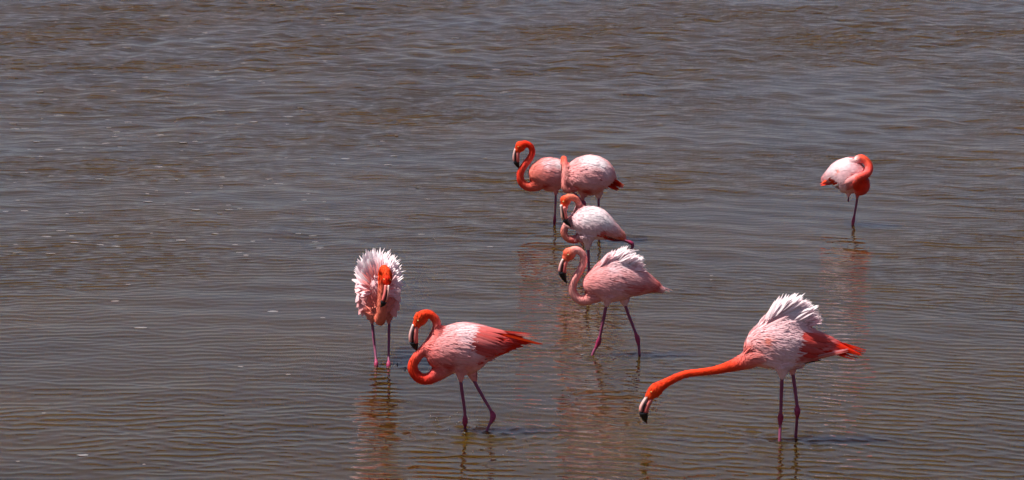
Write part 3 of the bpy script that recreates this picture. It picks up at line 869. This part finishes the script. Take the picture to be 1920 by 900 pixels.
# ---- F: rear left, red neck
def bird_f():
    b = Bird((1040, 421), 'red necked flamingo at the back with its neck in an S, standing on one leg', 0.0)
    b.loft([(1000, 338, 0, 14), (1008, 332, 0, 25), (1022, 328, 0, 31), (1038, 327, 0, 31), (1054, 326, 0, 25), (1069, 327, 0, 16), (1084, 331, 0, 8)],
           [RED, SALMON, ROSE, ROSE, ROSE, CRIMSON, CRIMSON], wr=.72)
    b.loft([(1014, 340, 0, 18), (1003, 348, 0, 11), (991, 350, 0, 8.6), (980, 344, 0, 7.6), (975.5, 334, 0, 7), (977, 321, 0, 6.8), (985, 308, 0, 6.5), (994, 296, 0, 6.2),
            (998, 284, 0, 5.9), (994, 273.5, 0, 5.8), (985, 269.5, 0, 6.2), (978, 272, 0, 7.5)],
           [RED] * 12, wr=.95)
    b.ell(976, 274.5, 0, 10.5, 7, 9.5, -55, ORANGE)
    b.ell(970.5, 281.5, 0, 7.5, 5.5, 6.3, -80, ORANGE)
    for c, r, col in (((1020, 305), 14, PALE), ((1042, 303), 16, WHITE), ((1060, 308), 12, PALE), ((1020, 350), 12, DEEP), ((1045, 345), 12, ROSE), ((1035, 325), 10, PINK), ((1066, 330), 14, CRIMSON)):
        for d in (-.07, .07): b.blob(c[0], c[1], d, r, col)
    b.thigh([(1041, 348, -.02), (1042, 358, -.02), (1042, 366, -.02)], [9, 4.5, 2.5], ROSE)
    b.finish_body()
    b.coat((1, 0, -.1), [(1020, 328, 0, 32), (1040, 327, 0, 36), (1058, 327, 0, 26)], 1300, .048, .027, .10, seed=11)
    b.beak([(964.5, 278), (961.5, 289), (961.5, 299), (966, 308), (972.5, 316.5)], [(973.5, 283.5), (974, 294), (974, 303), (974.5, 310), (973.8, 316)], black=.55)
    b.eye(969.5, 276, -.04, 1.3); b.eye(969.5, 276, .04, 1.3)
    for side in (-1, 1):
        w = b.group('wing')
        b.fan(w, (1058, 315), (1050, 335), (1090, 330), (1080, 336), 6, 8, CRIMSON, RED, side, 'quill', 2, lay=.010)
        b.fan(w, (1040, 304), (1032, 338), (1074, 316), (1060, 340), 8, 11, PALE, ROSE, side, 'covert', 3, lay=.014)
        b.fan(w, (1018, 304), (1010, 335), (1050, 312), (1040, 345), 10, 12, PALE, ROSE, side, 'covert', 3, lay=.018)
        b.fan(w, (1004, 312), (1000, 335), (1030, 322), (1022, 350), 7, 11, SALMON, RED, side, 'covert', 3, lay=.016)
        b.fan(w, (1022, 322), (1024, 326), (1052, 336), (1048, 338), 3, 4, CRIMSON, CRIMSON, side, 'covert', 1, lay=.024)
    t = b.group('tail')
    b.fan(t, (1065, 325), (1068, 335), (1096, 336), (1090, 338), 5, 7, RED, CRIMSON, -1, 'quill', 2, free=True, dspread=.03, up=1)
    b.leg([(1041.5, 355, -.02), (1042, 368, -.015), (1041, 395, -.01), (1040, 412, 0), (1039.7, 420.5, 0)], (1040, 414), 1.9, 3.2)
    b.leg([(1062, 345, .03), (1070, 356, .03), (1082, 367, .03), (1094, 380, .03), (1094.5, 385, .03), (1091, 392, .03)], (1094.5, 382.5), 1.9, 4.6, grounded=False, foot=False)
bird_f()

# ---- G: rear, turned, ball shaped
def bird_g():
    b = Bird((1107, 450), 'round bodied pale pink flamingo standing behind, neck upright with beak hidden', 0.0)
    side = (.45, .9, 0)
    b.loft([(1068, 346, -.04, 14), (1078, 338, -.04, 27), (1093, 331, -.03, 36), (1112, 329, 0, 37.5), (1128, 330, .04, 30), (1140, 335, .08, 17), (1150, 342, .12, 7)],
           [ORANGE, ROSE, PINK, PINK, PINK, PALE, CRIMSON], wr=.95, side=side)
    b.ell(1112, 312, .0, 24, 18, 18, -10, PALE, 16)
    b.loft([(1080, 345, -.05, 15), (1070, 353, -.07, 8.5), (1062, 355, -.08, 7.2), (1059, 347, -.08, 6.6), (1059, 332, -.07, 6.2), (1059.5, 315, -.05, 5.8), (1058, 302, -.02, 5.6), (1057.5, 297, .02, 5.6)],
           [SALMON, ORANGE, SALMON, SALMON, SALMON, SALMON, ORANGE, ORANGE], wr=.95)
    b.ell(1057, 299, .03, 6, 12, 7, 0, ORANGE)
    b.ell(1055.5, 306, .075, 5.2, 8, 8, 0, ORANGE)
    b.loft([(1070, 352, -.05, 7), (1068, 338, -.02, 5), (1068, 325, 0, 3.5)], [SALMON] * 3)
    for c, r, col in (((1098, 302), 17, WHITE), ((1120, 302), 17, WHITE), ((1132, 318), 15, PALE), ((1090, 325), 15, PINK), ((1115, 335), 18, PINK), ((1117, 333), 4, DEEP), ((1085, 330), 10, PALE), ((1100, 358), 14, DEEP), ((1080, 350), 12, RED), ((1120, 352), 12, ROSE)):
        for d in (-.09, .09): b.blob(c[0], c[1], d, r, col)
    b.thigh([(1092, 355, -.03), (1092.5, 367, -.03), (1092.5, 375, -.03)], [11, 5, 2.6], DEEP)
    b.thigh([(1121, 352, .03), (1122, 366, .03), (1122.3, 374, .03)], [12, 6.5, 2.6], PALE)
    b.finish_body()
    b.coat((.8, .3, -.25), [(1090, 330, 0, 40), (1115, 328, 0, 44), (1130, 330, .03, 32)], 1600, .052, .03, .10, seed=13)
    b.beak([(1052, 308), (1051, 315), (1052, 322), (1054, 328)], [(1057, 310), (1056.5, 316), (1056, 322), (1055, 327.5)], d0=.11, black=.6)
    b.eye(1051, 303, .08, 1.3); b.eye(1060, 303, .08, 1.3)
    for sd in (-1, 1):
        w = b.group('wing')
        b.fan(w, (1128, 312), (1120, 345), (1151, 330), (1140, 352), 8, 11, PALE, PINK, sd, 'covert', 3, lay=.014)
        b.fan(w, (1100, 304), (1098, 344), (1140, 318), (1130, 352), 11, 13, WHITE, PINK, sd, 'covert', 3, lay=.018)
        b.fan(w, (1078, 316), (1078, 344), (1112, 312), (1105, 352), 9, 13, PALE, ROSE, sd, 'covert', 3, lay=.018)
        b.fan(w, (1114, 330), (1116, 334), (1128, 335), (1128, 338), 4, 3, DEEP, CRIMSON, sd, 'quill', 2, lay=.026)
    r = b.group('ruffled_back')
    b.fan(r, (1098, 303), (1120, 303), (1112, 292), (1130, 300), 12, 10, WHITE, WHITE, -1, 'plume', 3, free=True, dspread=.06)
    t = b.group('tail')
    b.fan(t, (1130, 322), (1132, 345), (1169, 351), (1156, 357), 18, 12, RED, CRIMSON, -1, 'quill', 2, free=True, depth=.06, dspread=.05, up=1)
    b.leg([(1092.5, 362, -.03), (1092.5, 378, -.02), (1092, 415, -.01), (1092, 436, 0), (1092, 448, 0)], (1092, 435), 2.0, 3.6)
    b.leg([(1122, 362, .03), (1122.3, 378, .02), (1123, 415, .01), (1123, 438, 0), (1123, 451, 0)], (1123, 437), 2.0, 3.6)
bird_g()

# ---- H: alone at the right, head tucked on its back, one leg
def bird_h():
    b = Bird((1600, 421.5), 'lone flamingo far right on one leg, red neck curled with beak tucked in its back', 0.0)
    b.loft([(1619, 350, -.04, 12), (1612, 345, -.03, 22), (1600, 336, -.02, 31), (1586, 329, 0, 32), (1572, 328, .02, 25), (1558, 333, .04, 15), (1543, 340, .06, 6)],
           [RED, RED, PINK, PALE, PALE, CRIMSON, CRIMSON], wr=.85)
    b.ell(1594, 312, 0, 22, 18, 16, -10, PALE, 14)
    b.ell(1614, 348, -.06, 19, 18, 17, 75, RED, 18)
    b.blob(1612, 350, -.14, 20, RED); b.blob(1620, 342, -.12, 16, RED); b.blob(1606, 352, -.12, 14, RED); b.blob(1612, 362, -.06, 14, RED)
    b.loft([(1608, 348, -.10, 10), (1604, 342, -.13, 9), (1609, 334, -.14, 8), (1618, 330, -.13, 7.8), (1626, 325, -.10, 7.6), (1630, 316, -.07, 7.4), (1627, 306, -.05, 7.4), (1620, 299, -.04, 7.4),
            (1613, 296, -.03, 7.5)],
           [RED, ORANGE, ORANGE, RED, RED, RED, ORANGE, ORANGE, ORANGE], wr=.95)
    b.ell(1610, 299, -.03, 11, 8, 8.5, 35, ORANGE)
    for c, r, col in (((1590, 302), 17, WHITE), ((1570, 312), 13, WHITE), ((1585, 325), 16, PALE), ((1578, 318), 6, SALMON), ((1605, 315), 10, PALE), ((1590, 335), 12, PALE), ((1598, 350), 12, PINK), ((1560, 325), 8, PALE)):
        for d in (-.08, .08): b.blob(c[0], c[1], d, r, col)
    b.thigh([(1608, 355, 0), (1608, 364, 0), (1607, 371, 0)], [9, 5, 2.6], RED)
    b.thigh([(1590, 352, -.03), (1591, 363, -.03), (1590.5, 370, -.03)], [11, 5, 1.8], PINK)
    b.finish_body()
    b.coat((-1, .2, -.3), [(1590, 328, 0, 36), (1575, 328, 0, 30), (1600, 325, 0, 28)], 1400, .05, .028, .10, seed=15)
    b.beak([(1603, 309), (1597, 315), (1592, 321), (1589, 327)], [(1606, 316), (1600, 321), (1596, 325), (1590, 328)], d0=.02, black=.6)
    b.eye(1605, 300, -.06, 1.3); b.eye(1605, 300, .02, 1.3)
    for sd in (-1, 1):
        w = b.group('wing')
        b.fan(w, (1570, 325), (1578, 345), (1548, 336), (1562, 350), 7, 8, ORANGE, CRIMSON, sd, 'quill', 2, lay=.03)
        b.fan(w, (1576, 345), (1582, 352), (1560, 350), (1570, 354), 3, 5, CREAM, DEEP, sd, 'quill', 1, lay=.006)
        b.fan(w, (1582, 306), (1595, 345), (1556, 322), (1576, 352), 10, 11, WHITE, PALE, sd, 'covert', 2, lay=.014)
        b.fan(w, (1598, 306), (1606, 345), (1574, 314), (1588, 356), 10, 12, WHITE, PINK, sd, 'covert', 2, lay=.018)
        b.fan(w, (1612, 310), (1608, 330), (1592, 318), (1588, 345), 6, 11, PALE, PINK, sd, 'covert', 2, lay=.02)
    t = b.group('tail')
    b.fan(t, (1562, 328), (1566, 342), (1537, 342), (1540, 349), 7, 7, ORANGE, CRIMSON, -1, 'quill', 2, free=True, depth=.04, dspread=.04, up=1)
    b.leg([(1607.5, 360, 0), (1607, 374, 0), (1603, 398, 0), (1600, 414, 0), (1599, 421.5, 0)], (1600, 415), 2.0, 3.2)
    b.leg([(1590, 362, -.03), (1591, 369, -.03), (1590.5, 378, -.03)], None, 1.6, 2.5, grounded=False, foot=False)
bird_h()

# ------------------------------------------------------------------ pale flecks laid on the water in place of sun glints
def glint_flecks():
    V = []; F = []
    R = random.Random(5)
    pts = []
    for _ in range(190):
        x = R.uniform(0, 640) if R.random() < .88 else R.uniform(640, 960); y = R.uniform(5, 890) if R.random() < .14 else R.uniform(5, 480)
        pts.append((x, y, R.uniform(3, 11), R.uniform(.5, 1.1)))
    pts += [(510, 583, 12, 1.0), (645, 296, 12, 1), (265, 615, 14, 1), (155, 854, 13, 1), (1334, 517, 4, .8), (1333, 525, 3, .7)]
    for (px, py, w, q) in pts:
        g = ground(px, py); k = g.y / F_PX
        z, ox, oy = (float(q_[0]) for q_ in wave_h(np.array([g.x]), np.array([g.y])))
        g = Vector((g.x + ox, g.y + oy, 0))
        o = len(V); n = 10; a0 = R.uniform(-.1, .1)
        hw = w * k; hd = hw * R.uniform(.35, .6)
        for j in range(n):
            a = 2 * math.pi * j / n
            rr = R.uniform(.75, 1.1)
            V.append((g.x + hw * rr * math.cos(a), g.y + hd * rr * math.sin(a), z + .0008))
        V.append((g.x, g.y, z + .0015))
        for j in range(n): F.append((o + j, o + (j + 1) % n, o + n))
    # tiny pale balls modelled for the sparkles of light near the legs
    for (cx, cy, n, sp) in ((872, 800, 10, 14), (900, 806, 6, 20), (830, 790, 6, 16), (1100, 668, 6, 12), (740, 682, 7, 12), (1080, 740, 10, 45), (930, 850, 8, 40)):
        for _ in range(n):
            g = ground(cx + R.gauss(0, sp), cy + R.gauss(0, 5 + sp * .25)); k = g.y / F_PX
            z, ox, oy = (float(q_[0]) for q_ in wave_h(np.array([g.x]), np.array([g.y]))); g = Vector((g.x + ox, g.y + oy, 0)); r = R.uniform(.7, 1.5) * k
            v, f = ellipsoid((g.x, g.y, z + r * .5), ((r, 0, 0), (0, r, 0), (0, 0, r)), 6, 4)
            o = len(V); V += [tuple(p) for p in v]; F += [tuple(i + o for i in q) for q in f]
    me = mesh_np('glint_flecks', V, F, True)
    o = link('glint_flecks', me, mat=M_GLINT)
    tag(o, 'small pale flecks and dots modelled as sun glints on the brown water', 'glint_flecks', kind='stuff')
glint_flecks()
print('tris', sum(len(o.data.loop_triangles) if False else sum(len(p.vertices) - 2 for p in o.data.polygons) for o in sc.objects if o.type == 'MESH' and o.name != 'water'))
